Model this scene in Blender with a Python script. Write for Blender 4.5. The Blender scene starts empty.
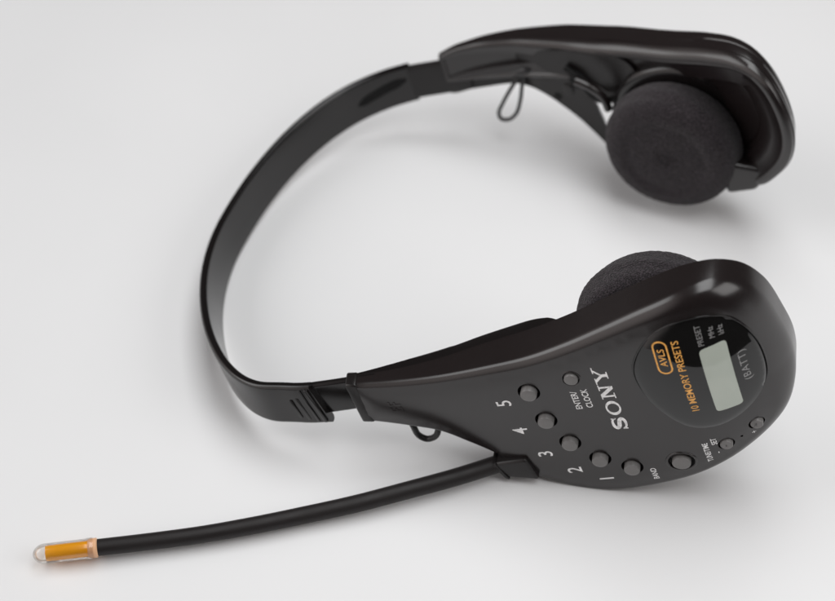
import bpy, bmesh, math, random
from mathutils import Vector, Matrix
from mathutils.geometry import delaunay_2d_cdt

random.seed(4)
C = bpy.context.scene.collection
S = 0.001                                   # the headset is drawn in millimetres

# ------------------------------------------------------------------ camera
cam = bpy.data.cameras.new("Camera")
camo = bpy.data.objects.new("Camera", cam)
C.objects.link(camo)
bpy.context.scene.camera = camo
cam.sensor_fit = 'HORIZONTAL'
cam.sensor_width = 36.0
cam.lens = 1500 / 835 * 36.0
cam.clip_start = 0.01
cam.clip_end = 60
R3 = Matrix(((0.9824894348347333, -0.12291267640629605, 0.14002494212377806),
             (0.18587199648979952, 0.6985746782572019, -0.6909739646460948),
             (-0.012888419570380616, 0.7049013355615721, 0.7091882653883168)))
camo.matrix_world = Matrix.Translation(Vector((85.54893634, -268.05349169, 344.23280635)) * S) @ R3.to_4x4()
cam.dof.use_dof = True
cam.dof.focus_distance = 0.408
cam.dof.aperture_fstop = 11.5
cam.dof.aperture_blades = 0

# ------------------------------------------------------------------ world and lamps
world = bpy.data.worlds.new("World")
bpy.context.scene.world = world
world.use_nodes = True
wn = world.node_tree
wn.nodes.clear()
wo = wn.nodes.new('ShaderNodeOutputWorld')
wb = wn.nodes.new('ShaderNodeBackground')
wb.inputs['Color'].default_value = (1.0, 0.91, 0.885, 1)
# unseen dim surroundings: a fill glow added at the left, dark elsewhere
wt_ = wn.nodes.new('ShaderNodeTexCoord')
wd = wn.nodes.new('ShaderNodeVectorMath'); wd.operation = 'DOT_PRODUCT'
wd.inputs[1].default_value = (-0.93, -0.36, 0.0)
wr = wn.nodes.new('ShaderNodeMapRange')
wr.interpolation_type = 'SMOOTHSTEP'
wr.inputs['From Min'].default_value = 0.42
wr.inputs['From Max'].default_value = 0.95
wr.inputs['To Min'].default_value = 0.055
wr.inputs['To Max'].default_value = 1.2
wn.links.new(wt_.outputs['Generated'], wd.inputs[0])
wn.links.new(wd.outputs['Value'], wr.inputs['Value'])
wn.links.new(wr.outputs[0], wb.inputs['Strength'])
wn.links.new(wb.outputs[0], wo.inputs[0])


def area(name, loc, target, sx, sy, power, col):
    l = bpy.data.lights.new(name, 'AREA')
    l.shape = 'RECTANGLE'
    l.size, l.size_y = sx, sy
    l.energy = power
    l.color = col
    o = bpy.data.objects.new(name, l)
    C.objects.link(o)
    o.location = loc
    d = Vector(target) - Vector(loc)
    o.rotation_euler = d.to_track_quat('-Z', 'Y').to_euler()
    return o


area("softbox", (0.14, 0.08, 0.80), (0.06, 0.05, 0), 0.95, 0.42, 4.9, (0.985, 0.995, 1.0))
area("side_softbox", (-0.80, -0.05, 0.55), (0.0, 0.05, 0), 0.6, 0.6, 2.6, (0.96, 0.99, 1.0))
area("right_softbox", (0.70, -0.10, 0.50), (0.10, 0.05, 0), 0.55, 0.45, 2.0, (1.0, 0.985, 0.97))

vs = bpy.context.scene.view_settings
vs.view_transform = 'Standard'
vs.look = 'None'
vs.exposure = 0.0
vs.gamma = 1.0


# ------------------------------------------------------------------ materials
def principled(name, col, rough=0.4, spec=0.5, **kw):
    m = bpy.data.materials.new(name)
    m.use_nodes = True
    b = m.node_tree.nodes['Principled BSDF']
    b.inputs['Base Color'].default_value = (*col, 1)
    b.inputs['Roughness'].default_value = rough
    b.inputs['Specular IOR Level'].default_value = spec
    for k, v in kw.items():
        b.inputs[k.replace('_', ' ')].default_value = v
    return m, b


def add_bump(m, b, scale, strength, dist=0.0001, detail=2.0, rough_var=0.0, base_rough=0.4, var_scale=60):
    nt = m.node_tree
    tc = nt.nodes.new('ShaderNodeTexCoord')
    n = nt.nodes.new('ShaderNodeTexNoise')
    n.inputs['Scale'].default_value = scale
    n.inputs['Detail'].default_value = detail
    nt.links.new(tc.outputs['Object'], n.inputs['Vector'])
    bu = nt.nodes.new('ShaderNodeBump')
    bu.inputs['Strength'].default_value = strength
    bu.inputs['Distance'].default_value = dist
    nt.links.new(n.outputs['Fac'], bu.inputs['Height'])
    nt.links.new(bu.outputs[0], b.inputs['Normal'])
    if rough_var:
        n2 = nt.nodes.new('ShaderNodeTexNoise')
        n2.inputs['Scale'].default_value = var_scale
        n2.inputs['Detail'].default_value = 5
        nt.links.new(tc.outputs['Object'], n2.inputs['Vector'])
        mr = nt.nodes.new('ShaderNodeMapRange')
        mr.inputs['From Min'].default_value = 0.35
        mr.inputs['From Max'].default_value = 0.65
        mr.inputs['To Min'].default_value = base_rough - rough_var
        mr.inputs['To Max'].default_value = base_rough + rough_var
        nt.links.new(n2.outputs['Fac'], mr.inputs['Value'])
        nt.links.new(mr.outputs[0], b.inputs['Roughness'])
    return tc, n, bu


M = {}
m, b = principled("satin black plastic", (0.0115, 0.0085, 0.0085), 0.26, 0.68)
add_bump(m, b, 2600, 0.10, 0.00005, 2, 0.03, 0.24, 40)
nt = m.node_tree
tc = nt.nodes.new('ShaderNodeTexCoord')
dv = nt.nodes.new('ShaderNodeTexVoronoi'); dv.inputs['Scale'].default_value = 260
nt.links.new(tc.outputs['Object'], dv.inputs['Vector'])
dn = nt.nodes.new('ShaderNodeTexNoise'); dn.inputs['Scale'].default_value = 55; dn.inputs['Detail'].default_value = 4
nt.links.new(tc.outputs['Object'], dn.inputs['Vector'])
dr = nt.nodes.new('ShaderNodeMapRange')                    # specks only where the noise is high
dr.inputs['From Min'].default_value = 0.56; dr.inputs['From Max'].default_value = 0.70
dr.inputs['To Min'].default_value = 0.0; dr.inputs['To Max'].default_value = 0.075
nt.links.new(dn.outputs['Fac'], dr.inputs['Value'])
dl = nt.nodes.new('ShaderNodeMath'); dl.operation = 'LESS_THAN'
nt.links.new(dv.outputs['Distance'], dl.inputs[0]); nt.links.new(dr.outputs[0], dl.inputs[1])
dm = nt.nodes.new('ShaderNodeMixRGB')
dm.inputs[1].default_value = (0.0115, 0.0085, 0.0085, 1); dm.inputs[2].default_value = (0.16, 0.15, 0.14, 1)
nt.links.new(dl.outputs[0], dm.inputs[0]); nt.links.new(dm.outputs[0], b.inputs['Base Color'])
M['shell'] = m
m, b = principled("gloss black plastic", (0.0075, 0.0062, 0.0062), 0.16, 0.5)
add_bump(m, b, 1500, 0.04, 0.00005, 2, 0.03, 0.16, 70)
M['band'] = m
m, b = principled("matt black plastic", (0.0085, 0.0068, 0.0068), 0.34, 0.4)
add_bump(m, b, 1800, 0.10, 0.00006, 2, 0.05, 0.34, 80)
M['inner'] = m
m, b = principled("recess shade and cable black", (0.004, 0.004, 0.004), 0.6, 0.2)  # near-black colour for the shade inside recesses; also colours one cable
add_bump(m, b, 1000, 0.05)
M['dark'] = m
m, b = principled("charcoal rubber", (0.150, 0.144, 0.141), 0.34, 0.6)
add_bump(m, b, 1500, 0.15, 0.00006, 2, 0.06, 0.34, 200)
M['button'] = m
m, b = principled("antenna rubber", (0.013, 0.0105, 0.0105), 0.5, 0.32)
add_bump(m, b, 900, 0.12, 0.00008, 3, 0.06, 0.5, 120)
M['antenna'] = m
m, b = principled("window gloss black", (0.006, 0.006, 0.006), 0.045, 0.55)
add_bump(m, b, 30, 0.02, 0.0002)
M['window'] = m
m, b = principled("wire rubber", (0.012, 0.011, 0.012), 0.35, 0.5)
add_bump(m, b, 700, 0.05)
M['wire'] = m
# foam: porous open cells
m, b = principled("open cell foam", (0.018, 0.0155, 0.0165), 0.95, 0.15)
nt = m.node_tree
tc, n, bu = add_bump(m, b, 2800, 0.9, 0.0004, 3)
vo = nt.nodes.new('ShaderNodeTexVoronoi')
vo.inputs['Scale'].default_value = 2300
nt.links.new(tc.outputs['Object'], vo.inputs['Vector'])
mx = nt.nodes.new('ShaderNodeMath'); mx.operation = 'ADD'
nt.links.new(vo.outputs['Distance'], mx.inputs[0])
nt.links.new(n.outputs['Fac'], mx.inputs[1])
nt.links.new(mx.outputs[0], bu.inputs['Height'])
cr = nt.nodes.new('ShaderNodeValToRGB')
cr.color_ramp.elements[0].position = 0.22
cr.color_ramp.elements[0].color = (0.006, 0.005, 0.0055, 1)
cr.color_ramp.elements[1].position = 0.75
cr.color_ramp.elements[1].color = (0.044, 0.036, 0.041, 1)
nt.links.new(vo.outputs['Distance'], cr.inputs[0])
nt.links.new(cr.outputs[0], b.inputs['Base Color'])
b.inputs['Sheen Weight'].default_value = 0.12
M['foam'] = m


def paint(name, col, rough=0.4):
    m, b = principled(name, col, rough, 0.4)
    add_bump(m, b, 3000, 0.05)
    # worn print: tiny variation in tone
    nt = m.node_tree
    tc = nt.nodes.new('ShaderNodeTexCoord')
    n = nt.nodes.new('ShaderNodeTexNoise'); n.inputs['Scale'].default_value = 900
    nt.links.new(tc.outputs['Object'], n.inputs['Vector'])
    r = nt.nodes.new('ShaderNodeValToRGB')
    r.color_ramp.elements[0].position = 0.3
    r.color_ramp.elements[0].color = (*[c * 0.7 for c in col], 1)
    r.color_ramp.elements[1].position = 0.55
    r.color_ramp.elements[1].color = (*col, 1)
    nt.links.new(n.outputs['Fac'], r.inputs[0])
    nt.links.new(r.outputs[0], b.inputs['Base Color'])
    return m


M['white'] = paint("pale grey print", (0.95, 0.95, 0.95))
M['logo'] = paint("silver print", (0.95, 0.95, 0.95), 0.35)
M['orange'] = paint("orange print", (1.0, 0.50, 0.12), 0.3)
M['greyprint'] = paint("dim grey print", (0.34, 0.34, 0.34), 0.3)
m, b = principled("lcd glass", (0.30, 0.34, 0.285), 0.08, 0.5)
nt = m.node_tree
tc = nt.nodes.new('ShaderNodeTexCoord')
n = nt.nodes.new('ShaderNodeTexNoise'); n.inputs['Scale'].default_value = 60; n.inputs['Detail'].default_value = 3
nt.links.new(tc.outputs['Object'], n.inputs['Vector'])
r = nt.nodes.new('ShaderNodeValToRGB')
r.color_ramp.elements[0].position = 0.3; r.color_ramp.elements[0].color = (0.45, 0.50, 0.44, 1)
r.color_ramp.elements[1].position = 0.7; r.color_ramp.elements[1].color = (0.54, 0.585, 0.52, 1)
nt.links.new(n.outputs['Fac'], r.inputs[0]); nt.links.new(r.outputs[0], b.inputs['Base Color'])
M['lcd'] = m
m, b = principled("amber tube", (0.98, 0.43, 0.008), 0.28, 0.5, Coat_Weight=1.0, Coat_Roughness=0.08)
add_bump(m, b, 400, 0.05)
M['amber'] = m
m, b = principled("peach collar", (0.80, 0.47, 0.27), 0.30, 0.5)
add_bump(m, b, 400, 0.05)
M['peach'] = m
# clear plastic capsule
m = bpy.data.materials.new("clear plastic")
m.use_nodes = True
nt = m.node_tree; nt.nodes.clear()
o_ = nt.nodes.new('ShaderNodeOutputMaterial')
mixs = nt.nodes.new('ShaderNodeMixShader')
tr = nt.nodes.new('ShaderNodeBsdfTransparent'); tr.inputs[0].default_value = (0.97, 0.955, 0.94, 1)
gl = nt.nodes.new('ShaderNodeBsdfGlossy'); gl.inputs['Roughness'].default_value = 0.08
lw = nt.nodes.new('ShaderNodeLayerWeight'); lw.inputs[0].default_value = 0.35
cl = nt.nodes.new('ShaderNodeMapRange'); cl.inputs['To Max'].default_value = 0.55; cl.inputs['To Min'].default_value = 0.04
nt.links.new(lw.outputs['Fresnel'], cl.inputs['Value'])
nt.links.new(cl.outputs[0], mixs.inputs[0])
nt.links.new(tr.outputs[0], mixs.inputs[1]); nt.links.new(gl.outputs[0], mixs.inputs[2])
nt.links.new(mixs.outputs[0], o_.inputs[0])
M['clear'] = m
# table: matt white laminate
m, b = principled("white laminate", (0.80, 0.80, 0.805), 0.5, 0.25)
nt = m.node_tree
tc, n, bu = add_bump(m, b, 500, 0.03, 0.0002, 4, 0.06, 0.5, 12)
n = nt.nodes.new('ShaderNodeTexNoise'); n.inputs['Scale'].default_value = 6; n.inputs['Detail'].default_value = 6
nt.links.new(tc.outputs['Object'], n.inputs['Vector'])
r = nt.nodes.new('ShaderNodeValToRGB')
r.color_ramp.elements[0].position = 0.3; r.color_ramp.elements[0].color = (0.785, 0.785, 0.79, 1)
r.color_ramp.elements[1].position = 0.7; r.color_ramp.elements[1].color = (0.81, 0.81, 0.815, 1)
nt.links.new(n.outputs['Fac'], r.inputs[0]); nt.links.new(r.outputs[0], b.inputs['Base Color'])
M['table'] = m

# ------------------------------------------------------------------ table surface
me = bpy.data.meshes.new("table_surface")
bm = bmesh.new()
bmesh.ops.create_cube(bm, size=1.0)
bmesh.ops.scale(bm, vec=(2.2, 1.9, 0.03), verts=bm.verts)
bmesh.ops.bevel(bm, geom=bm.edges[:], offset=0.002, segments=3, affect='EDGES')
bm.to_mesh(me); bm.free()
me.materials.append(M['table'])
tab = bpy.data.objects.new("table_surface", me)
tab.location = (0.05, 0.95 - 0.105, -0.015)
tab['kind'] = 'structure'
C.objects.link(tab)

# ------------------------------------------------------------------ the headset: one Empty, parts below it
TH = math.radians(15.3)
EX = Vector((math.cos(TH), 0, -math.sin(TH)))
EZ = Vector((math.sin(TH), 0, math.cos(TH)))
BASE = Vector((10.0, 78.0, -7.5 - (10 + 53) * math.tan(TH)))      # headset frame point
Wm = Matrix((EX, Vector((0, 1, 0)), EZ))                            # headset frame -> world
Z0 = 28.839455892414854
root = bpy.data.objects.new("headset_radio", None)
root.empty_display_size = 0.02
C.objects.link(root)
bw = Wm @ BASE + Vector((0, 0, Z0))
root.matrix_world = Matrix.Translation(bw * S) @ Wm.to_4x4()
root['label'] = "black plastic headband radio headphones lying on a white surface, with foam pads and amber-tipped antenna"
root['category'] = "headphones"
CENTRE = {root.name: BASE.copy()}


def link(name, verts, faces, mat, parent=None, smooth=35, label=None):
    """verts in headset-frame millimetres; the object's origin goes to their centre"""
    c = Vector((0, 0, 0))
    lo = Vector([min(v[i] for v in verts) for i in range(3)])
    hi = Vector([max(v[i] for v in verts) for i in range(3)])
    c = (lo + hi) / 2
    me = bpy.data.meshes.new(name)
    me.from_pydata([tuple((Vector(v) - c) * S) for v in verts], [], faces)
    bm = bmesh.new(); bm.from_mesh(me)
    bmesh.ops.recalc_face_normals(bm, faces=bm.faces)
    bm.to_mesh(me); bm.free()
    me.materials.append(mat)
    if smooth is not None:
        for p in me.polygons:
            p.use_smooth = True
        me.set_sharp_from_angle(angle=math.radians(smooth))
    o = bpy.data.objects.new(name, me)
    C.objects.link(o)
    p = parent or root
    o.parent = p
    o.location = (c - CENTRE[p.name]) * S
    CENTRE[o.name] = c
    if label:
        o['label'] = label
    return o


# ---------------------------------------------------------------- curve tools
def catmull(pts, n, closed=False):
    """centripetal Catmull-Rom resampled to n points evenly along its length"""
    P = [Vector(p) for p in pts]
    dense = []
    L = len(P)
    rng = range(L) if closed else range(L - 1)
    for i in rng:
        p1, p2 = P[i], P[(i + 1) % L]
        p0 = P[(i - 1) % L] if closed or i > 0 else p1 + (p1 - p2)
        p3 = P[(i + 2) % L] if closed or i < L - 2 else p2 + (p2 - p1)
        t0 = 0; t1 = t0 + max(1e-6, (p1 - p0).length ** .5)
        t2 = t1 + max(1e-6, (p2 - p1).length ** .5); t3 = t2 + max(1e-6, (p3 - p2).length ** .5)
        for k in range(16):
            t = t1 + (t2 - t1) * k / 16
            A1 = p0 * ((t1 - t) / (t1 - t0)) + p1 * ((t - t0) / (t1 - t0))
            A2 = p1 * ((t2 - t) / (t2 - t1)) + p2 * ((t - t1) / (t2 - t1))
            A3 = p2 * ((t3 - t) / (t3 - t2)) + p3 * ((t - t2) / (t3 - t2))
            B1 = A1 * ((t2 - t) / (t2 - t0)) + A2 * ((t - t0) / (t2 - t0))
            B2 = A2 * ((t3 - t) / (t3 - t1)) + A3 * ((t - t1) / (t3 - t1))
            dense.append(B1 * ((t2 - t) / (t2 - t1)) + B2 * ((t - t1) / (t2 - t1)))
    if not closed:
        dense.append(P[-1].copy())
    else:
        dense.append(dense[0].copy())
    d = [0]
    for i in range(1, len(dense)):
        d.append(d[-1] + (dense[i] - dense[i - 1]).length)
    out = []
    cnt = n if closed else n - 1
    j = 0
    for k in range(n):
        t = d[-1] * k / cnt
        while j < len(d) - 2 and d[j + 1] < t:
            j += 1
        s = (t - d[j]) / max(1e-9, d[j + 1] - d[j])
        out.append(dense[j].lerp(dense[j + 1], s))
    return out


def interp(x, xs, ys):
    """monotone cubic through the given points"""
    if x <= xs[0]: return ys[0]
    if x >= xs[-1]: return ys[-1]
    n = len(xs)
    d = [(ys[i + 1] - ys[i]) / (xs[i + 1] - xs[i]) for i in range(n - 1)]
    m = [d[0]] + [0 if d[i - 1] * d[i] <= 0 else 2 * d[i - 1] * d[i] / (d[i - 1] + d[i]) for i in range(1, n - 1)] + [d[-1]]
    for i in range(n - 1):
        if x <= xs[i + 1]:
            h = xs[i + 1] - xs[i]; t = (x - xs[i]) / h
            return ((2 * t ** 3 - 3 * t ** 2 + 1) * ys[i] + (t ** 3 - 2 * t ** 2 + t) * h * m[i]
                    + (-2 * t ** 3 + 3 * t ** 2) * ys[i + 1] + (t ** 3 - t ** 2) * h * m[i + 1])


def inside(p, poly):
    c = False
    x, y = p
    j = len(poly) - 1
    for i in range(len(poly)):
        xi, yi = poly[i][0], poly[i][1]; xj, yj = poly[j][0], poly[j][1]
        if (yi > y) != (yj > y) and x < (xj - xi) * (y - yi) / (yj - yi) + xi:
            c = not c
        j = i
    return c


def polydist(p, poly):
    best = 1e9
    x, y = p
    for i in range(len(poly)):
        ax, ay = poly[i - 1][0], poly[i - 1][1]; bx, by = poly[i][0], poly[i][1]
        dx, dy = bx - ax, by - ay
        t = max(0, min(1, ((x - ax) * dx + (y - ay) * dy) / max(1e-9, dx * dx + dy * dy)))
        best = min(best, math.hypot(x - ax - t * dx, y - ay - t * dy))
    return best


def normals2d(poly):
    """outward normals of a counter-clockwise polygon, smoothed"""
    n = len(poly)
    N = []
    for i in range(n):
        a = poly[i - 1]; c = poly[(i + 1) % n]
        t = Vector((c[0] - a[0], c[1] - a[1]))
        t.normalize()
        N.append(Vector((t.y, -t.x)))
    return N


def ccw(poly):
    s = sum(poly[i - 1][0] * poly[i][1] - poly[i][0] * poly[i - 1][1] for i in range(len(poly)))
    return list(poly) if s > 0 else list(reversed(poly))


def fill(ring, holes, step=2.2, margin=1.0):
    """triangulate ring minus holes with a grid inside; returns points, triangles (ring first, then holes)"""
    pts = [tuple(p[:2]) for p in ring]
    edges = [(i, (i + 1) % len(ring)) for i in range(len(ring))]
    for h in holes:
        s = len(pts)
        pts += [tuple(p[:2]) for p in h]
        edges += [(s + i, s + (i + 1) % len(h)) for i in range(len(h))]
    x0 = min(p[0] for p in ring); x1 = max(p[0] for p in ring)
    y0 = min(p[1] for p in ring); y1 = max(p[1] for p in ring)
    if step:
        y = y0; row = 0
        while y < y1:
            x = x0 + (row % 2) * step / 2
            while x < x1:
                p = (x, y)
                if inside(p, ring) and polydist(p, ring) > margin and \
                        all((not inside(p, h)) and polydist(p, h) > 0.5 for h in holes):
                    pts.append(p)
                x += step
            y += step * 0.866; row += 1
    V, E, F, ov, oe, of = delaunay_2d_cdt([Vector(p) for p in pts], edges, [], 0, 1e-6)
    vmap = [o[0] if o else None for o in ov]
    tris = []
    extra = {}
    for f in F:
        c = sum((V[i] for i in f), Vector((0, 0))) / len(f)
        if inside(c, ring) and not any(inside(c, h) for h in holes):
            t = []
            for i in f:
                if vmap[i] is None:
                    if i not in extra:
                        extra[i] = len(pts); pts.append(tuple(V[i]))
                    t.append(extra[i])
                else:
                    t.append(vmap[i])
            if len(set(t)) == 3:
                tris.append(t)
    return pts, tris


# ---------------------------------------------------------------- front and back ear housings
def mf(a):                                   # outer face of the near housing: flat, curling in at the far end
    return 0.009 * max(0.0, a - 98) ** 2


def mb(a):                                   # outer face of the far housing
    return interp(a, [0, 12, 25, 40, 55, 72, 90, 110, 127, 140], [157, 158, 159.4, 160.8, 160.4, 156.4, 147.8, 135.3, 122.3, 110])


def housing(name, outline, surf, depth, sgn, radius, face_holes, back_levels, mat, groove=False, cap_out=True,
            weight=None, dome=0.9, flare=None):
    ring0 = ccw(outline)
    N = normals2d(ring0)
    wt = weight or (lambda a: 1.0)
    W = [wt(p[0]) for p in ring0]
    RAD = [radius(p[0], p[1]) for p in ring0]
    verts, faces, rings = [], [], []

    def addring(ins, dep):
        idx = []
        for i, p in enumerate(ring0):
            q = Vector((p[0], p[1])) - N[i] * ins(i)
            idx.append(len(verts))
            verts.append((q.x, surf(q.x) + sgn * dep(i, q), q.y))
        rings.append(idx)
        return idx

    def e(q=None):
        return dome
    steps = 9
    for k in range(steps + 1):
        t = math.pi / 2 * k / steps
        addring(lambda i: RAD[i] * (1 - math.sin(t)), lambda i, q: dome + RAD[i] * 0.9 * (1 - math.cos(t)))
    D = [depth(p[0]) for p in ring0]
    if groove:
        for g, ins in ((0.42, 0), (0.44, .25), (0.47, .25), (0.49, 0), (0.70, 0), (0.72, .12), (0.74, .12), (0.76, 0)):
            addring(lambda i: ins * min(1, max(0, (ring0[i][0] - 85) / 25)), lambda i, q: max(D[i] * g, dome + RAD[i] * .9 + g * .2))
    for ins, dd in back_levels:
        addring(lambda i: ins * W[i], lambda i, q: max(D[i] + dd * W[i], dome + RAD[i] * .9 + .6 + dd * .02))
    n = len(ring0)
    for r in range(len(rings) - 1):
        A, B = rings[r], rings[r + 1]
        for i in range(n):
            j = (i + 1) % n
            faces.append((A[i], A[j], B[j], B[i]))
    # outer face
    fr = [(verts[i][0], verts[i][2]) for i in rings[0]]
    pts, tris = fill(fr, [h for h, d in face_holes])
    idx = []
    for k, p in enumerate(pts):
        if k < n:
            idx.append(rings[0][k])
        else:
            dd = dome * math.exp(-polydist(p, fr) / 3.5)
            idx.append(len(verts)); verts.append((p[0], surf(p[0]) + sgn * dd, p[1]))
    for t in tris:
        faces.append(tuple(idx[i] for i in t))
    # hole walls and floors
    s = n
    for h, d in face_holes:
        k = len(h)
        low = []
        for i in range(k):
            v = verts[idx[s + i]]
            low.append(len(verts)); verts.append((v[0], v[1] + sgn * d, v[2]))
        for i in range(k):
            j = (i + 1) % k
            faces.append((idx[s + i], idx[s + j], low[j], low[i]))
        faces.append(tuple(low))
        s += k
    # inner cap
    br = [(verts[i][0], verts[i][2]) for i in rings[-1]]
    pts, tris = fill(br, [], step=4)
    idx = []
    md = [verts[i][1] - surf(verts[i][0]) for i in rings[-1]]
    for k, p in enumerate(pts):
        if k < n:
            idx.append(rings[-1][k])
        else:
            wsum = 0; acc = 0
            for q, dm in zip(br[::4], md[::4]):
                w = 1 / ((p[0] - q[0]) ** 2 + (p[1] - q[1]) ** 2 + .01) ** 1.5
                wsum += w; acc += w * dm
            idx.append(len(verts)); verts.append((p[0], surf(p[0]) + acc / wsum, p[1]))
    for t in tris:
        faces.append(tuple(idx[i] for i in t))
    return link(name, verts, faces, mat, smooth=32), fr


def circ(cx_, cy_, r, n=36, sy=1.0):
    return [(cx_ + r * math.cos(2 * math.pi * i / n), cy_ + r * sy * math.sin(2 * math.pi * i / n)) for i in range(n)]


def close_outline(top, bottom, n_open=230, n_end=14):
    open_ = catmull([(*p, 0) for p in top + bottom], n_open)
    a, b = open_[-1], open_[0]
    end = [a.lerp(b, k / n_end) for k in range(1, n_end)]
    return [(v.x, v.y) for v in open_ + end]


F_OUT = close_outline(
    [(11.6, -1.0), (16.05, -1.09), (25.86, -0.98), (37.79, -0.03), (52.67, 2.45), (63.46, 4.8), (74.7, 8.9), (85.51, 13.8),
     (98.58, 19.8), (107.5, 22.8), (114.5, 23.0), (120.6, 19.6)],
    [(125.6, 11.5), (128.9, -0.5), (130.9, -12.0), (130.5, -21.0), (127.8, -28.5), (123.5, -33.2), (116.76, -37.9),
     (109.58, -41.7), (94.89, -47.3), (80.07, -50.3), (72.0, -49.9), (61.8, -46.6), (54.11, -41.2), (47.1, -33.4), (39.74, -27.2),
     (32.2, -22.0), (23.95, -19.3), (11.01, -15.9)])


def wneck(a):
    return interp(a, [10, 20, 40, 70], [0.15, 0.35, 0.6, 1.0])


def frad(a, n):
    base = interp(a, [10, 16, 40, 70, 100, 118, 131], [0.8, 1.8, 2.2, 3.0, 4.0, 6.5, 8.0])
    if n < -12:                               # the lower edge is tighter than the upper
        k = min(1, (-12 - n) / 14)
        base = base * (1 - k) + min(base, interp(a, [10, 60, 100, 131], [0.8, 1.3, 2.2, 5.0])) * k
    return base


BT = {   # preset buttons: hole centre on the face, hole radius, cap radius
    '5': (61.97, -6.3), '4': (64.3, -17.6), '3': (68.99, -27.3), '2': (76.04, -34.6), '1': (84.32, -38.7)}
WIN = [(91.76, 1.48), (93.66, 6.24), (97.42, 11.47), (100.91, 14.01), (104.67, 15.51), (108.74, 16.11), (112.77, 15.71),
       (117.66, 13.21), (120.42, 9.94), (122.18, 6.33), (123.63, 2.05), (124.38, -2.08), (124.7, -6.78), (124.42, -10.28),
       (123.22, -13.99), (121.0, -17.2), (117.61, -20.2), (114.74, -21.8), (111.0, -23.0), (105.99, -22.9), (102.47, -21.49),
       (99.65, -19.11), (96.97, -15.89), (94.3, -11.8), (92.3, -6.5), (91.5, -2.33)]
WIN = [(v.x, v.y) for v in catmull([(*p, 0) for p in WIN], 120, closed=True)]
holes = [(WIN, 0.9)]
for k_, (x, y) in BT.items():
    holes.append((circ(x, y, 3.1), 2.2))
holes.append((circ(74.51, -1.9, 2.3), 1.4))
holes.append((circ(98.3, -37.2, 3.7, 40, 0.92), 1.6))
holes.append((circ(111.12, -32.4, 2.25), 1.4))
holes.append((circ(119.7, -27.6, 2.15), 1.4))
holes.append((circ(115.37, -31.0, 0.38, 12), 0.8))


def fth(a):
    return interp(a, [12, 25, 38, 50, 66, 100, 118, 131], [5, 7, 9.5, 12, 13.8, 14.5, 13.5, 14.5])


near, face_ring = housing("ear_housing", F_OUT, mf, fth, 1, frad, holes,
                          [(0, -1.0), (0.0, -0.35), (0.35, 0.0), (1.5, 0.0)], M['shell'], weight=wneck)
near['label'] = "near ear housing with preset buttons, display window and printed lettering"


def face_m(a, n):
    return mf(a) + 0.9 * math.exp(-polydist((a, n), face_ring) / 3.5)


# inner half-shell of the near housing, with a raised channel running on from the headband
inn = ccw(F_OUT)
NN = normals2d(inn)
inn2 = []
for p, nn in zip(inn, NN):
    q = Vector(p) - nn * interp(p[0], [10, 60, 70], [0.0, 0.05, 1.6])
    inn2.append((q.x, q.y))
iv, if_ = [], []
lev = [(-1.2, 0), (2.6, 0), (3.2, 0.3), (3.4, .9)]


def ith(a):
    return interp(a, [12, 30, 63, 67, 72, 140], [0.25, 0.95, 1.2, 1.1, 0.4, 0.4])


for dd, ins in lev:
    for p, nn in zip(inn2, NN):
        q = Vector(p) - nn * ins * (0.4 if p[0] < 40 else 1)
        iv.append((q.x, mf(q.x) + fth(q.x) + (dd * ith(q.x) if dd > 0 else dd), q.y))
n_ = len(inn2)
for r_ in range(len(lev) - 1):
    for i in range(n_):
        j = (i + 1) % n_
        if_.append((r_ * n_ + i, r_ * n_ + j, (r_ + 1) * n_ + j, (r_ + 1) * n_ + i))
pts, tris = fill([(iv[3 * n_ + i][0], iv[3 * n_ + i][2]) for i in range(n_)], [], step=4)
idx = []
for k, p in enumerate(pts):
    if k < n_: idx.append(3 * n_ + k)
    else:
        idx.append(len(iv)); iv.append((p[0], mf(p[0]) + fth(p[0]) + 3.4 * ith(p[0]), p[1]))
if_ += [tuple(idx[i] for i in t) for t in tris]
link("inner_shell", iv, if_, M['band'], near, 40)


# ---- things set in the face
def lathe2d(name, cx_, cy_, prof, n, mat, parent, surf=face_m, sy=1.0, shift=(0, 0), label=None):
    """revolve (radius, height towards the viewer) about the face normal at (a, n)"""
    v, f = [], []
    base = surf(cx_, cy_)
    h0 = prof[0][1]; h1 = prof[-1][1]
    for r, h in prof:
        s = (h - h0) / (h1 - h0) if h1 != h0 else 0
        for i in range(n):
            t = 2 * math.pi * i / n
            v.append((cx_ + r * math.cos(t) + shift[0] * s, base - h, cy_ + r * sy * math.sin(t) + shift[1] * s))
    for k in range(len(prof) - 1):
        for i in range(n):
            j = (i + 1) % n
            f.append((k * n + i, k * n + j, (k + 1) * n + j, (k + 1) * n + i))
    f.append(tuple(range(n)))
    f.append(tuple((len(prof) - 1) * n + i for i in range(n)))
    return link(name, v, f, mat, parent, 40, label)


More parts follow.
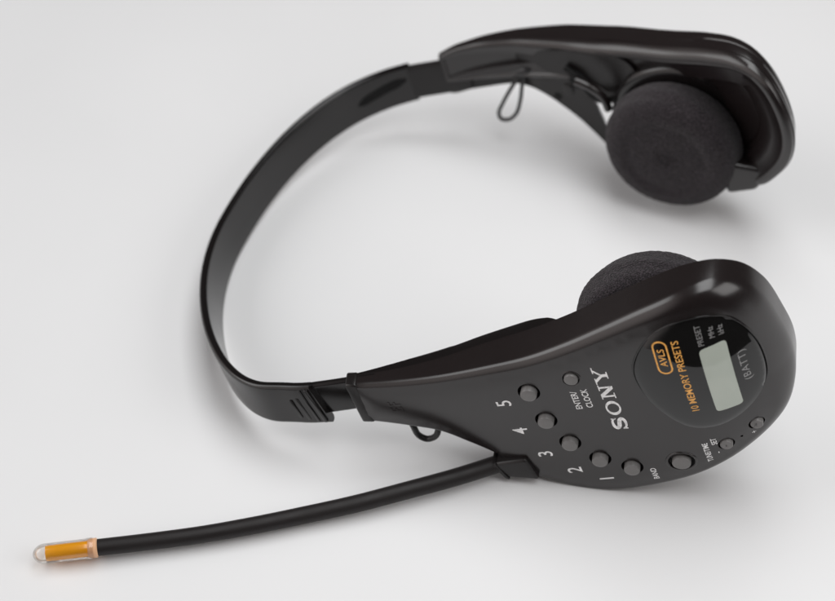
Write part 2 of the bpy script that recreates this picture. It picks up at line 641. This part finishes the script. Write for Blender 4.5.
cap = [(2.05, -2.1), (2.25, -2.0), (2.25, 1.15), (2.15, 1.4), (1.9, 1.53), (1.0, 1.58), (0.3, 1.58)]
for k_, (x, y) in BT.items():
    lathe2d("preset_button", x, y, cap, 36, M['button'], near)
    lathe2d("button_well_shade", x, y, [(3.05, -2.15), (3.05, -2.05)], 36, M['dark'], near)  # dark disc paints the shade on the well floor
lathe2d("clock_button", 74.51, -1.9, [(1.75, -1.3), (1.9, -1.2), (1.9, .45), (1.8, .65), (1.5, .75), (.3, .78)], 32, M['button'], near)
lathe2d("band_button", 98.3, -37.2, [(2.5, -1.5), (2.65, -1.4), (2.65, .6), (2.5, .95), (2.1, 1.1), (1.0, 1.16), (.3, 1.16)], 40,
        M['button'], near, sy=.9)
for x, y in ((111.12, -32.4), (119.7, -27.6)):
    bt = lathe2d("tuning_button", x, y, [(1.6, -1.3), (1.75, -1.2), (1.75, .4), (1.6, .65), (1.2, .75), (.3, .78)], 32, M['button'], near)


def ringlip(name, x, y, r, w, h, mat, parent, sy=1.0):
    v, f = [], []
    n, q = 48, 8
    for i in range(n):
        t = 2 * math.pi * i / n
        for k in range(q):
            u = 2 * math.pi * k / q
            rr = r + w * math.cos(u)
            px, py = x + rr * math.cos(t), y + rr * sy * math.sin(t)
            v.append((px, face_m(px, py) - h * math.sin(u) + 0.02, py))
    for i in range(n):
        for k in range(q):
            f.append((i * q + k, i * q + (k + 1) % q, ((i + 1) % n) * q + (k + 1) % q, ((i + 1) % n) * q + k))
    return link(name, v, f, mat, parent, 60)


ringlip("button_rim", 98.3, -37.2, 4.05, .42, .30, M['shell'], near, .92)
ringlip("button_rim", 74.51, -1.9, 2.6, .26, .14, M['shell'], near)

# ---- display window: a domed gloss lens in a shallow recess
NW = normals2d(ccw(WIN))
wring = ccw(WIN)
DOMEC = (108.5, -3.5)


def lens_h(a, n):                            # height of the lens above the face
    d = polydist((a, n), wring)
    return -0.28 + 0.45 * (1 - math.exp(-d / 0.8)) - 0.07 * (n - 4) + 2.9 * max(0.0, 1 - ((a - DOMEC[0]) / 21) ** 2 - ((n - DOMEC[1]) / 23) ** 2) - 1.25


lv, lf = [], []
w1 = [(Vector(p) - nn * 0.28) for p, nn in zip(wring, NW)]
pts, tris = fill([(p.x, p.y) for p in w1], [], step=0.8, margin=.45)
for p in pts:
    d = polydist(p, wring)
    lv.append((p[0], face_m(p[0], p[1]) * 0 + mf(p[0]) - lens_h(*p), p[1]))
nb = len(w1)
s_ = len(lv)
for p in w1:
    lv.append((p.x, mf(p.x) + 0.85, p.y))
lf = [tuple(t) for t in tris] + [(i, (i + 1) % nb, s_ + (i + 1) % nb, s_ + i) for i in range(nb)]
window = link("display_window", lv, lf, M['window'], near, 50)


def outline_bead(name, ring, r, mat, parent, surf, off):
    v, f = [], []
    q = 8
    N_ = normals2d(ring)
    for p, nn in zip(ring, N_):
        for k in range(q):
            u = 2 * math.pi * k / q
            pt = Vector(p) + nn * (r * math.cos(u) + off)
            v.append((pt.x, surf(p[0], p[1]) - r * math.sin(u) * 0.8, pt.y))
    n = len(ring)
    for i in range(n):
        for k in range(q):
            f.append((i * q + k, i * q + (k + 1) % q, ((i + 1) % n) * q + (k + 1) % q, ((i + 1) % n) * q + k))
    return link(name, v, f, mat, parent, 60)


outline_bead("window_rim", wring, 0.24, M['band'], near, face_m, 0.10)


def win_m(a, n):
    return mf(a) - lens_h(a, n)


RD = Vector((-0.083, 0.9965))                # reading direction on the face
UP = Vector((-0.9965, -0.083))


def conform(name, v2, f, mat, parent, surf, lift=0.03, label=None):
    v = [(p[0], surf(p[0], p[1]) - lift, p[1]) for p in v2]
    return link(name, v, f, mat, parent, None, label)


# LCD
lc = [Vector((109.4, 6.1)), Vector((111.0, -16.4)), Vector((117.9, -16.0)), Vector((116.3, 7.4))]
def rrect(c4, r, n=6):
    out = []
    for i in range(4):
        p = c4[i]; a = (c4[i - 1] - p).normalized(); b = (c4[(i + 1) % 4] - p).normalized()
        for k in range(n + 1):
            t = k / n
            out.append(tuple(p + a * (r * (1 - t) ** 2) + b * (r * t ** 2)))
    return out
rr = rrect(lc, 1.3)
rr2 = []
for i in range(len(rr)):
    a_, b_ = Vector(rr[i]), Vector(rr[(i + 1) % len(rr)])
    k = max(1, int((b_ - a_).length / 0.7))
    rr2 += [tuple(a_.lerp(b_, q / k)) for q in range(k)]
rr = rr2
pts, tris = fill(ccw(rr), [], step=.9, margin=.3)
conform("lcd_screen", pts, [tuple(t) for t in tris], M['lcd'], near, win_m, 0.035)


# ---- lettering
def text_mesh(txt, size, cx_, cy_, surf, mat, name, parent, rd=RD, up=UP, sx=1.0, bold=0.0, label=None, lift=0.03, spacing=1.0):
    cu = bpy.data.curves.new(name, 'FONT')
    cu.body = txt
    cu.size = size
    cu.align_x = 'CENTER'
    cu.align_y = 'CENTER'
    cu.offset = bold
    cu.space_character = spacing
    cu.resolution_u = 4
    t = bpy.data.objects.new(name, cu)
    C.objects.link(t)
    dg = bpy.context.evaluated_depsgraph_get()
    dg.update()
    me = bpy.data.meshes.new_from_object(t.evaluated_get(dg))
    vs_ = [v.co.copy() for v in me.vertices]
    fs = [tuple(p.vertices) for p in me.polygons]
    bpy.data.objects.remove(t)
    bpy.data.meshes.remove(me)
    x0 = min(v.x for v in vs_); x1 = max(v.x for v in vs_)
    y0 = min(v.y for v in vs_); y1 = max(v.y for v in vs_)
    P = []
    for v in vs_:
        q = Vector((cx_, cy_)) + rd * ((v.x - (x0 + x1) / 2) * sx) + up * (v.y - (y0 + y1) / 2)
        P.append((q.x, q.y))
    return conform(name, P, fs, mat, parent, surf, lift, label)


for ch, (x, y) in zip("54321", [(53.95, -10.25), (55.97, -21.75), (60.82, -31.9), (67.74, -39.3), (76.14, -43.6)]):
    text_mesh(ch, 6.0, x, y, face_m, M['white'], "printed_number", near, sx=0.92, bold=0.03)
text_mesh("ENTER/", 2.5, 74.2, -10.3, face_m, M['white'], "printed_lettering", near, sx=0.86, bold=0.03)
text_mesh("CLOCK", 2.5, 77.2, -9.7, face_m, M['white'], "printed_lettering", near, sx=0.86, bold=0.03)
text_mesh("BAND", 2.3, 90.0, -42.2, face_m, M['white'], "printed_lettering", near, sx=0.82, bold=0.03)
text_mesh("TUNE/TIME", 2.15, 105.8, -34.6, face_m, M['white'], "printed_lettering", near, sx=0.76, bold=0.03)
text_mesh("SET", 2.15, 108.0, -30.4, face_m, M['white'], "printed_lettering", near, sx=0.8, bold=0.03)
text_mesh("-", 2.6, 108.7, -35.3, face_m, M['white'], "printed_lettering", near)
text_mesh("+", 2.2, 118.6, -31.0, face_m, M['white'], "printed_lettering", near)
# raised bars on the two tuning buttons
for (x, y, sg) in ((111.12, -32.4, '-'), (119.7, -27.6, '+')):
    text_mesh(sg, 3.0, x, y, lambda a, n: face_m(a, n) - 0.78, M['shell'], "button_symbol", near, lift=0.06)
text_mesh("10 MEMORY PRESETS", 2.75, 104.8, -2.2, win_m, M['orange'], "window_lettering", near, sx=0.985, bold=0.028, lift=0.04)
text_mesh("AVLS", 2.6, 100.05, 5.0, win_m, M['orange'], "window_lettering", near, sx=0.95, bold=0.028, lift=0.04)
text_mesh("PRESET", 2.1, 110.1, 10.4, win_m, M['greyprint'], "window_lettering", near, sx=0.95, lift=0.04)
text_mesh("MHz", 2.0, 113.1, 10.6, win_m, M['greyprint'], "window_lettering", near, sx=0.9, lift=0.04)
text_mesh("kHz", 2.0, 115.4, 10.6, win_m, M['greyprint'], "window_lettering", near, sx=0.9, lift=0.04)
text_mesh("(BATT)", 2.6, 120.0, -2.9, win_m, M['greyprint'], "window_lettering", near, sx=1.25, lift=0.04, spacing=1.1)
# pill outline round AVLS
pill_o, pill_i = [], []
for (hw, hh, lst) in ((5.2, 2.0, pill_o), (4.75, 1.55, pill_i)):
    for s1 in (1, -1):
        for k in range(17):
            t = -math.pi / 2 + math.pi * k / 16
            x = (hw - hh * .9) * s1 + hh * .9 * math.cos(t) * s1
            y = hh * math.sin(t) * s1
            q = Vector((100.05, 5.0)) + RD * x + UP * y
            lst.append((q.x, q.y))
        xs_ = hw - hh * .9
        for k in range(1, 10):               # straight side towards the other end
            q = Vector((100.05, 5.0)) + RD * (xs_ * s1 * (1 - k / 5)) + UP * (hh * s1)
            lst.append((q.x, q.y))
k = len(pill_o)
conform("window_emblem", pill_o + pill_i, [(i, (i + 1) % k, k + (i + 1) % k, k + i) for i in range(k)], M['orange'], near, win_m, 0.04)


# maker's name in wide slab letters, drawn stroke by stroke in a unit-high box
def slab(shape_list, origin, h, name):
    V, F = [], []
    for poly in shape_list:
        s = len(V)
        for (x, y) in poly:
            q = Vector(origin) + RD * (x * h) + UP * (y * h * 0.87)
            V.append((q.x, q.y))
        F.append(tuple(range(s, s + len(poly))))
    return V, F


def rect(x0, y0, x1, y1): return [(x0, y0), (x1, y0), (x1, y1), (x0, y1)]


def stroke(pts, w):
    """quads along a centre line, w(t) gives the half width"""
    out = []
    L = len(pts)
    sides = []
    for i, p in enumerate(pts):
        a = pts[max(0, i - 1)]; b = pts[min(L - 1, i + 1)]
        d = Vector((b[0] - a[0], b[1] - a[1])).normalized()
        nrm = Vector((-d.y, d.x)) * w(i / (L - 1))
        sides.append(((p[0] + nrm.x, p[1] + nrm.y), (p[0] - nrm.x, p[1] - nrm.y)))
    for i in range(L - 1):
        out.append([sides[i][0], sides[i][1], sides[i + 1][1], sides[i + 1][0]])
    return out


ls = []
# S
sp = catmull([(1.02, .70, 0), (.92, .88, 0), (.60, .955, 0), (.27, .88, 0), (.17, .71, 0), (.33, .57, 0), (.62, .49, 0), (.90, .39, 0),
              (.97, .23, 0), (.82, .09, 0), (.52, .045, 0), (.22, .12, 0), (.10, .30, 0)], 48)
ls += stroke([(p.x, p.y) for p in sp], lambda t: 0.06 + 0.085 * math.sin(math.pi * t) ** 1.3)
ls += [rect(.97, .64, 1.06, 1.0), rect(.04, 0.0, .13, .36)]
# O
n_o = 40
for i in range(n_o):
    a0, a1 = 2 * math.pi * i / n_o, 2 * math.pi * (i + 1) / n_o
    g = lambda t, rx, ry: (1.98 + rx * math.cos(t), .5 + ry * math.sin(t))
    ls.append([g(a0, .64, .53), g(a1, .64, .53), g(a1, .40, .41), g(a0, .40, .41)])
# N
ls += [rect(2.98, .08, 3.12, .92), rect(3.76, .08, 3.90, 1.0), [(2.98, 1.0), (3.25, 1.0), (3.90, .10), (3.90, 0), (3.66, 0), (3.0, .90)],
       rect(2.82, .92, 3.20, 1.0), rect(2.82, 0, 3.30, .08), rect(3.58, .92, 4.06, 1.0)]
# Y
ls += [rect(4.72, .08, 4.96, .46), [(4.72, .42), (4.96, .42), (4.50, 1.0), (4.24, 1.0)], [(4.74, .42), (4.93, .42), (5.44, 1.0), (5.28, 1.0)],
       rect(4.56, 0, 5.12, .085), rect(4.12, .92, 4.66, 1.0), rect(5.08, .92, 5.56, 1.0)]
o_l = Vector((86.3, -22.6))
V_, F_ = slab(ls, o_l, 4.45, "x")
conform("maker_lettering", V_, F_, M['logo'], near, face_m, 0.03)

# embossed L mark near the hinge and the collar at the hinge end
emb = []
for (x, y, w_, h_) in ((0, 0, .5, 3.6), (0, 0, 1.7, .5), (0, 1.6, 1.3, .5), (2.4, 0, .5, 3.6), (2.4, 3.1, 1.6, .5), (2.4, 1.5, 1.3, .5), (0, 3.1, 1.6, .5)):
    emb.append((x, y, w_, h_))
ev, ef = [], []
for x, y, w_, h_ in emb:
    s = len(ev)
    for lift in (-0.1, 0.12):
        for (px, py) in ((x, y), (x + w_, y), (x + w_, y + h_), (x, y + h_)):
            q = Vector((24.6, -11.4)) + RD * px + UP * py
            ev.append((q.x, face_m(q.x, q.y) - lift - 0.0005 * s, q.y))
    for fc in ((4, 5, 6, 7), (0, 1, 5, 4), (1, 2, 6, 5), (2, 3, 7, 6), (3, 0, 4, 7)):
        ef.append(tuple(s + i for i in fc))
link("embossed_mark", ev, ef, M['shell'], near, None)


def tube(name, path, rad, mat, parent=None, n=16, smooth=60, caps=True, res=60, label=None):
    P = catmull(path, res)
    v, f = [], []
    up0 = Vector((0.1, 0.2, 1))
    for i, p in enumerate(P):
        d = (P[min(i + 1, len(P) - 1)] - P[max(i - 1, 0)]).normalized()
        u = up0 - d * up0.dot(d); u.normalize(); up0 = u
        w = d.cross(u)
        r = rad(i / (len(P) - 1)) if callable(rad) else rad
        for k in range(n):
            t = 2 * math.pi * k / n
            v.append(tuple(p + u * (r * math.cos(t)) + w * (r * math.sin(t))))
    for i in range(len(P) - 1):
        for k in range(n):
            f.append((i * n + k, i * n + (k + 1) % n, (i + 1) * n + (k + 1) % n, (i + 1) * n + k))
    if caps:
        f.append(tuple(range(n))); f.append(tuple((len(P) - 1) * n + i for i in range(n)))
    return link(name, v, f, mat, parent, smooth, label)


def box8(name, c, mat, parent=None, bev=0.5, seg=3, label=None):
    """hexahedron from 8 corners (bottom 4, top 4), edges rounded"""
    bm = bmesh.new()
    vs_ = [bm.verts.new(p) for p in c]
    for fc in ((0, 1, 2, 3), (4, 5, 6, 7), (0, 1, 5, 4), (1, 2, 6, 5), (2, 3, 7, 6), (3, 0, 4, 7)):
        bm.faces.new([vs_[i] for i in fc])
    bmesh.ops.recalc_face_normals(bm, faces=bm.faces)
    bmesh.ops.bevel(bm, geom=bm.edges[:], offset=bev, segments=seg, profile=0.5, affect='EDGES')
    bm.verts.index_update()
    V = [tuple(v.co) for v in bm.verts]; F = [tuple(v.index for v in f.verts) for f in bm.faces]
    bm.free()
    return link(name, V, F, mat, parent, 40, label)


# ---------------------------------------------------------------- headband
TOPC = [(0.6, 0.1), (-4.5, .1), (-9.4, 0.6), (-17.4, 1.6), (-24.0, 4.8), (-30.8, 10.8), (-37.1, 18.9), (-42.8, 28.7), (-47.6, 40.0), (-51.0, 51.6),
        (-52.8, 63.0), (-53.1, 74.6), (-51.6, 87.9), (-48.4, 103.0), (-43.4, 118.0), (-37.2, 130.4), (-30.2, 140.0), (-22.3, 147.3),
        (-12.1, 153.0), (-2.3, 156.0)]


def sweep_band(name, path, n_hi, n_lo, thick, mat, parent=None, res=160, slant=0.0, taper=None):
    """rounded flat strip: outer face follows path in the (a, m) plane"""
    P = catmull([(*p, 0) for p in path], res)
    prof = []
    r = min(thick / 2, 1.1)
    hw = (n_hi - n_lo) / 2
    nc = (n_hi + n_lo) / 2
    # section: x across thickness (0 outer .. thick inner), y along n
    for (cx_, cy_, a0) in ((thick - r, hw - r, 0), (r, hw - r, 90), (r, -hw + r, 180), (thick - r, -hw + r, 270)):
        for k in range(6):
            t = math.radians(a0 + 90 * k / 5)
            prof.append((cx_ + r * math.cos(t), cy_ + r * math.sin(t)))
    # slight crown on the outer face
    v, f = [], []
    L = len(P)
    for i, p in enumerate(P):
        d = P[min(i + 1, L - 1)] - P[max(i - 1, 0)]
        d.normalize()
        nrm = Vector((d.y, -d.x))            # towards the inside of the arc
        if path is TOPC or True:
            c = Vector((20, 78)) - Vector((p.x, p.y))
            if nrm.dot(c) < 0: nrm = -nrm
        for (x, y) in prof:
            s = slant * (1 - (y + hw) / (2 * hw)) if i == 0 else 0
            xx = x
            v.append((p.x + nrm.x * xx, p.y + nrm.y * xx, nc + y))
        if slant and i in (0, 1, 2):
            for q in range(len(prof)):
                vv = v[-len(prof) + q]
                fr = (n_hi - vv[2]) / (n_hi - n_lo)
                v[-len(prof) + q] = (vv[0] - slant * (fr - .5) * (1 - i / 3.0) * 1.0, vv[1], vv[2])
    k = len(prof)
    for i in range(L - 1):
        for q in range(k):
            f.append((i * k + q, i * k + (q + 1) % k, (i + 1) * k + (q + 1) % k, (i + 1) * k + q))
    f.append(tuple(range(k))); f.append(tuple((L - 1) * k + q for q in range(k)))
    return link(name, v, f, mat, parent, 45)


band = sweep_band("headband", TOPC, 0.2, -15.3, 2.7, M['band'], slant=-2.6)
# raised grip ridges on the near clip end, leaning with its cut end
for (a_, w_, lo, hi, h_) in ((-0.9, 1.15, -14.2, -0.6, 0.6), (-3.0, 0.8, -14.2, -0.6, .38), (-5.4, 1.0, -13.2, -4.4, .16), (-7.6, .9, -12.4, -5.2, .10)):
    c = []
    for mm in (1.2, -h_):
        for (nn, sd) in ((lo, -1), (lo, 1), (hi, 1), (hi, -1)):
            c.append((a_ + sd * w_ / 2 + 2.2 * (hi - nn) / 15.0 - .9 + .5 * (-hi) / 4, mm + .1, nn))
    box8("clip_ridge", c, M['band'], band, min(0.25, h_ * .9), 2)
# inner side of the far clip end, its slot's shade laid on as a black strip
sl = catmull([(-22.0, 144.35, 0), (-16.0, 147.7, 0), (-10.0, 150.4, 0), (-3.8, 152.4, 0)], 20)
v, f = [], []
for i, p in enumerate(sl):
    t = i / 19
    hw = 1.7 * min(1, math.sin(math.pi * min(1, t * 1.0 + .02)) * 1.6 + 0.35 * t)
    nc = -8.6 + 3.4 * t
    for (dm, hh) in ((0, hw), (0, -hw)):
        v.append((p.x, p.y + .55, nc + hh))
    for hh in (hw, -hw):
        v.append((p.x, p.y - .05, nc + hh * .9))
for i in range(19):
    for (a_, b_) in ((0, 1), (1, 3), (3, 2), (2, 0)):
        f.append((i * 4 + a_, i * 4 + b_, i * 4 + 4 + b_, i * 4 + 4 + a_))
f.append((0, 1, 3, 2)); f.append((76, 77, 79, 78))
link("clip_slot_shade", v, f, M['dark'], band, 30)

# sliders joining band to housings
sweep_band("band_slider", [(-14, 2.2), (-6, 1.3), (2, 2.0), (10, 3.0), (18, 4.2)], -1.0, -13.2, 2.2, M['band'], res=40)
sweep_band("band_slider", [(-10, 154.0), (-2, 155.6), (8, 156.4), (18, 157.4)], -0.6, -14.4, 2.4, M['inner'], res=40)

# ---------------------------------------------------------------- far ear housing
B_OUT = close_outline(
    [(9.8, 1.9), (15.7, 4.2), (21.3, 5.3), (27, 6.1), (39, 6.4), (53, 6.2), (62, 5.8), (74, 6.2), (92, 8.2), (106, 11.3), (114, 12.2), (120, 10.6)],
    [(125.2, 5.5), (129.0, -4.0), (130.0, -14.0), (127.8, -23.5), (123.0, -32.0), (117.5, -38.3), (111.0, -41.0), (100.0, -41.5), (88.0, -40.0),
     (79.0, -34.0), (73.0, -25.0), (68.5, -18.0), (60.0, -12.2), (40, -10.2), (24, -9.6), (10.0, -9.0)])


def bth(a):
    return interp(a, [9, 20, 35, 50, 66, 100, 131], [4.5, 6.0, 9, 12.5, 15.5, 16.5, 15.0])


def brad(a, n):
    return interp(a, [9, 20, 50, 80, 131], [0.8, 1.8, 3, 4, 5])


far, _ = housing("ear_housing", B_OUT, mb, bth, -1, brad, [],
                 [(0, -4.2), (0.3, -3.0), (1.0, -1.4), (2.2, -.35), (3.6, 0.0), (4.1, -.3), (4.6, -1.0), (7.0, -1.5), (10.2, -2.0), (11.0, -3.4), (11.4, -5.4)], M['shell'],
                 groove=True, weight=wneck)
far['label'] = "far ear housing seen from inside, open around its foam pad"


# flat inner arm running from the slider down to the pad, with a see-through triangular opening
def arm_m(a):
    return interp(a, [8, 30, 45, 62, 75, 95], [155.8, 156.2, 150.5, 144.5, 139.5, 131])


ARM = [(9.0, -1.6), (20, -0.6), (34, 0.6), (50, 2.2), (62, 3.2), (72, 3.0), (78, 0.0), (82, -10), (86, -20), (92, -30), (90, -42), (80, -47.5), (71, -45.0), (66.5, -41.0), (61.5, -34.0), (56, -26.8), (50.0, -20.9),
       (45, -17.0), (40.5, -14.9), (35, -14.3), (29, -14.4), (18, -14.7), (9.0, -14.9)]
arm_ring = ccw([(v.x, v.y) for v in catmull([(*p, 0) for p in ARM], 150, closed=True)])
tri = ccw([(v.x, v.y) for v in catmull([(62.6, -16.6, 0), (66.5, -17.1, 0), (70.8, -18.2, 0), (68.6, -22.5, 0), (66.4, -27.0, 0), (64.9, -29.0, 0), (64.0, -25.0, 0), (63.2, -20.5, 0)], 36, closed=True)])
pts, tris = fill(arm_ring, [tri], step=2.5)
v = [(p[0], arm_m(p[0]), p[1]) for p in pts] + [(p[0], arm_m(p[0]) + 1.6, p[1]) for p in pts]
k = len(pts)
f = [tuple(t) for t in tris] + [tuple(k + i for i in reversed(t)) for t in tris]
f += [(i, (i + 1) % 150, k + (i + 1) % 150, k + i) for i in range(150)]
f += [(150 + i, 150 + (i + 1) % 36, k + 150 + (i + 1) % 36, k + 150 + i) for i in range(36)]
arm = link("inner_arm", v, f, M['inner'], far, 40)

def disc_on_arm(name, a_, n_, r, mat, h=0.25, sy=1.0, parent=None):
    v, f = [], []
    for (rr_, hh) in ((r, -.3), (r, h * .6), (r * .85, h), (r * .1, h)):
        for i in range(24):
            t = 2 * math.pi * i / 24
            x = a_ + rr_ * math.cos(t)
            v.append((x, arm_m(x) - hh, n_ + rr_ * sy * math.sin(t)))
    for q in range(3):
        for i in range(24):
            f.append((q * 24 + i, q * 24 + (i + 1) % 24, (q + 1) * 24 + (i + 1) % 24, (q + 1) * 24 + i))
    f.append(tuple(72 + i for i in range(24)))
    return link(name, v, f, mat, parent or far, 40)


disc_on_arm("screw_hole_shade", 49.3, -17.0, 1.5, M['dark'], 0.06)  # black disc on the surface, painted for the shade in a hole
disc_on_arm("cable_slot_shade", 57.5, -9.0, 2.4, M['dark'], 0.06, 1.5)  # this and the next: black ellipses painted for shade inside slots
disc_on_arm("cable_slot_shade", 38.0, -5.0, 2.9, M['dark'], 0.06, .55)
disc_on_arm("screw_boss", 53.8, -13.5, 2.0, M['inner'], 0.5, 1.2)
# curved cable guide over the opening and the cable tucked under it
tube("cable_guide", [(59.5, 137.0, -3.0), (64.0, 136.0, -5.5), (67.6, 136.3, -10.5), (68.0, 138.2, -16.8)], 1.5, M['shell'], far, 12)
tube("cable", [(55, 146.0, -3.5), (58.5, 144.0, -6.0), (60.5, 143, -9.5), (63.0, 141.5, -13.0), (66.5, 139.5, -14.0), (72.0, 137.0, -12.0)], 1.2, M['dark'], far, 12)
# battery lid at the lower end
c = []
for (mm, sh) in ((129.5, 0), (116.0, 0)):
    for (aa, nn) in ((106.0, -42.5), (116.0, -42.0), (120.6, -34.0), (108.0, -29.0)):
        c.append((aa - (0 if mm > 120 else 1.0), mm, nn + (0 if mm > 120 else 2.0)))
box8("battery_lid", c, M['shell'], far, 1.8, 4)


# ---------------------------------------------------------------- foam pads
def revolve(name, base, axis, prof, mat, parent=None, n=96, jitter=0.0, label=None, smooth=50):
    ax = Vector(axis).normalized()
    u = ax.cross(Vector((0, 0, 1))).normalized()
    w = ax.cross(u)
    v, f = [], []
    rnd = random.Random(7)
    for r, h in prof:
        for i in range(n):
            t = 2 * math.pi * i / n
            wob = 1 + 0.006 * math.sin(3 * t + h) + 0.004 * math.sin(5 * t + 1.3 * h) if jitter else 1
            p = Vector(base) + ax * (h + rnd.uniform(-jitter, jitter)) + (u * math.cos(t) + w * math.sin(t)) * (r * wob + rnd.uniform(-jitter, jitter))
            v.append(tuple(p))
    for k in range(len(prof) - 1):
        for i in range(n):
            j = (i + 1) % n
            f.append((k * n + i, k * n + j, (k + 1) * n + j, (k + 1) * n + i))
    f.append(tuple(range(n))); f.append(tuple((len(prof) - 1) * n + i for i in range(n)))
    return link(name, v, f, mat, parent, smooth, label)


def pad_profile(R, H):
    key = [(R * .72, -1.5), (R * .92, 0.0), (R * .985, 2.0), (R, H * .40), (R * .985, H * .62), (R * .94, H * .80), (R * .86, H * .93), (R * .76, H * .99),
           (R * .68, H * 1.0), (R * .62, H * .975), (R * .57, H * .955), (R * .50, H * .965), (R * .3, H * .985), (R * .05, H * .99)]
    return [(p.x, p.y) for p in catmull([(a_, b_, 0) for a_, b_ in key], 54)]


p1 = revolve("ear_pad", (95.0, 17.5, -4.2), (-.16, 1, 0), pad_profile(20.8, 14.0), M['foam'], n=160, jitter=0.10, smooth=80)
p1['label'] = "foam ear pad mostly hidden behind the near housing"
p2 = revolve("ear_pad", (90.9, 131.5, -25.2), (-.26, -.96, 0.0), pad_profile(22.8, 14.5), M['foam'], n=160, jitter=0.10, smooth=80)
p2['label'] = "round foam ear pad facing the camera on the far housing"
# glossy driver rims behind the foam
rimp = [(19, -6), (23.6, -5.0), (24.4, -3.6), (24.4, -1.0), (23.8, 0.2), (22.3, .6), (18, .6)]
revolve("driver_rim", (92.0, 131.2, -22.6), (-.26, -.96, 0.0), rimp, M['band'], far, 120)
revolve("driver_rim", (96.0, 17.0, -5.5), (-.16, 1, 0), [(x * .74, y) for x, y in rimp], M['band'], near, 120)

# ---------------------------------------------------------------- wire loops
tube("cord_loop", [(38.8, 154.2, -7.6), (36.0, 152.6, -10.0), (32.6, 151.5, -13.6), (28.6, 151, -18.8), (26.2, 151.0, -22.8), (26.4, 151.2, -25.6), (29.0, 151.4, -26.4),
                   (32.2, 151.6, -24.2), (35.0, 151.9, -18.6), (37.0, 152.4, -12.6), (39.6, 153.2, -7.5)], 0.72, M['wire'], n=12, res=90)
tube("cord_loop", [(22.6, 4.6, -17.5), (23.1, 4.8, -23.5), (23.4, 5.0, -27.2), (25.3, 5.1, -29.2), (28.0, 5.0, -28.4), (29.9, 4.8, -25.5), (30.6, 4.6, -19.5)], 0.95, M['wire'], n=12, res=60)
tube("knot", [(36.5, 152.6, -7.6), (39.4, 152.0, -6.6), (42.0, 152.6, -6.4)], 1.5, M['wire'], far, n=12, res=12)

# ---------------------------------------------------------------- antenna
AP = [(-55.5, -46.4, -10.4), (-41.8, -42.4, -13.7), (-29.0, -38.3, -16.8), (-16.3, -33.6, -19.7), (-3.6, -28.3, -22.7), (9.3, -23.1, -25.2),
      (22.2, -17.1, -27.7), (35.1, -10.9, -30.2), (48.0, -3.8, -32.7)]
# shift the run so that its near end passes under the housing edge
AP = [(a_, m_ + 6.5 * (a_ + 56) / 104, n_ - 4.75 * (a_ + 56) / 104) for a_, m_, n_ in AP]
ant = tube("antenna", AP, lambda t: 2.36 + 0.24 * t, M['antenna'], n=28, res=90)
t0 = Vector(AP[0]); dt = (t0 - Vector(AP[1])).normalized()


def along(r, h): return (r, h)


revolve("tip_collar", t0, dt, [(1.0, -1), (2.5, -.2), (2.75, .0), (2.75, 1.6), (2.55, 1.9), (2.5, 2.3), (1.6, 2.4)], M['peach'], ant, 40)
revolve("amber_core", t0, dt, [(.4, 2.0), (2.15, 2.05), (2.2, 2.3), (2.2, 13.6), (2.1, 13.8), (.4, 13.8)], M['amber'], ant, 40)
capp = [(2.75, 0.8), (2.95, 1.4), (2.95, 2.6), (2.8, 3.0), (2.8, 14.0)]
for k in range(1, 10):
    t = math.pi / 2 * k / 9.5
    capp.append((2.8 * math.cos(t), 14.0 + 3.4 * math.sin(t)))
revolve("clear_cap", t0, dt, capp, M['clear'], ant, 48)
# swivel hub, ridged, tucked under the near housing
c = []
for mm in (-1.2, 7.0):
    for (aa, nn) in ((48.2, -40.6), (57.0, -42.0), (55.0, -33.0), (45.2, -34.4)):
        c.append((aa, mm, nn))
hub = box8("antenna_hub", c, M['inner'], ant, 1.0, 4)
for k in range(1):
    c = []
    for mm in (-1.35, 7.4):
        for (aa, nn) in ((47.2, -40.9), (48.6, -41.1), (45.8, -34.0), (44.6, -34.0)):
            c.append((aa, mm, nn))
    box8("hub_ridge", c, M['inner'], ant, .35, 2)
# moulded collar where the near housing meets the headband
c = []
for (mm, d_) in ((0.7, 0.0), (6.2, 0.6)):
    for (aa, nn) in ((10.6, -16.2), (14.4, -16.5), (13.4, -0.75), (9.9, -0.6)):
        c.append((aa - d_, mm, nn))
box8("hinge_collar", c, M['inner'], near, .7, 3)
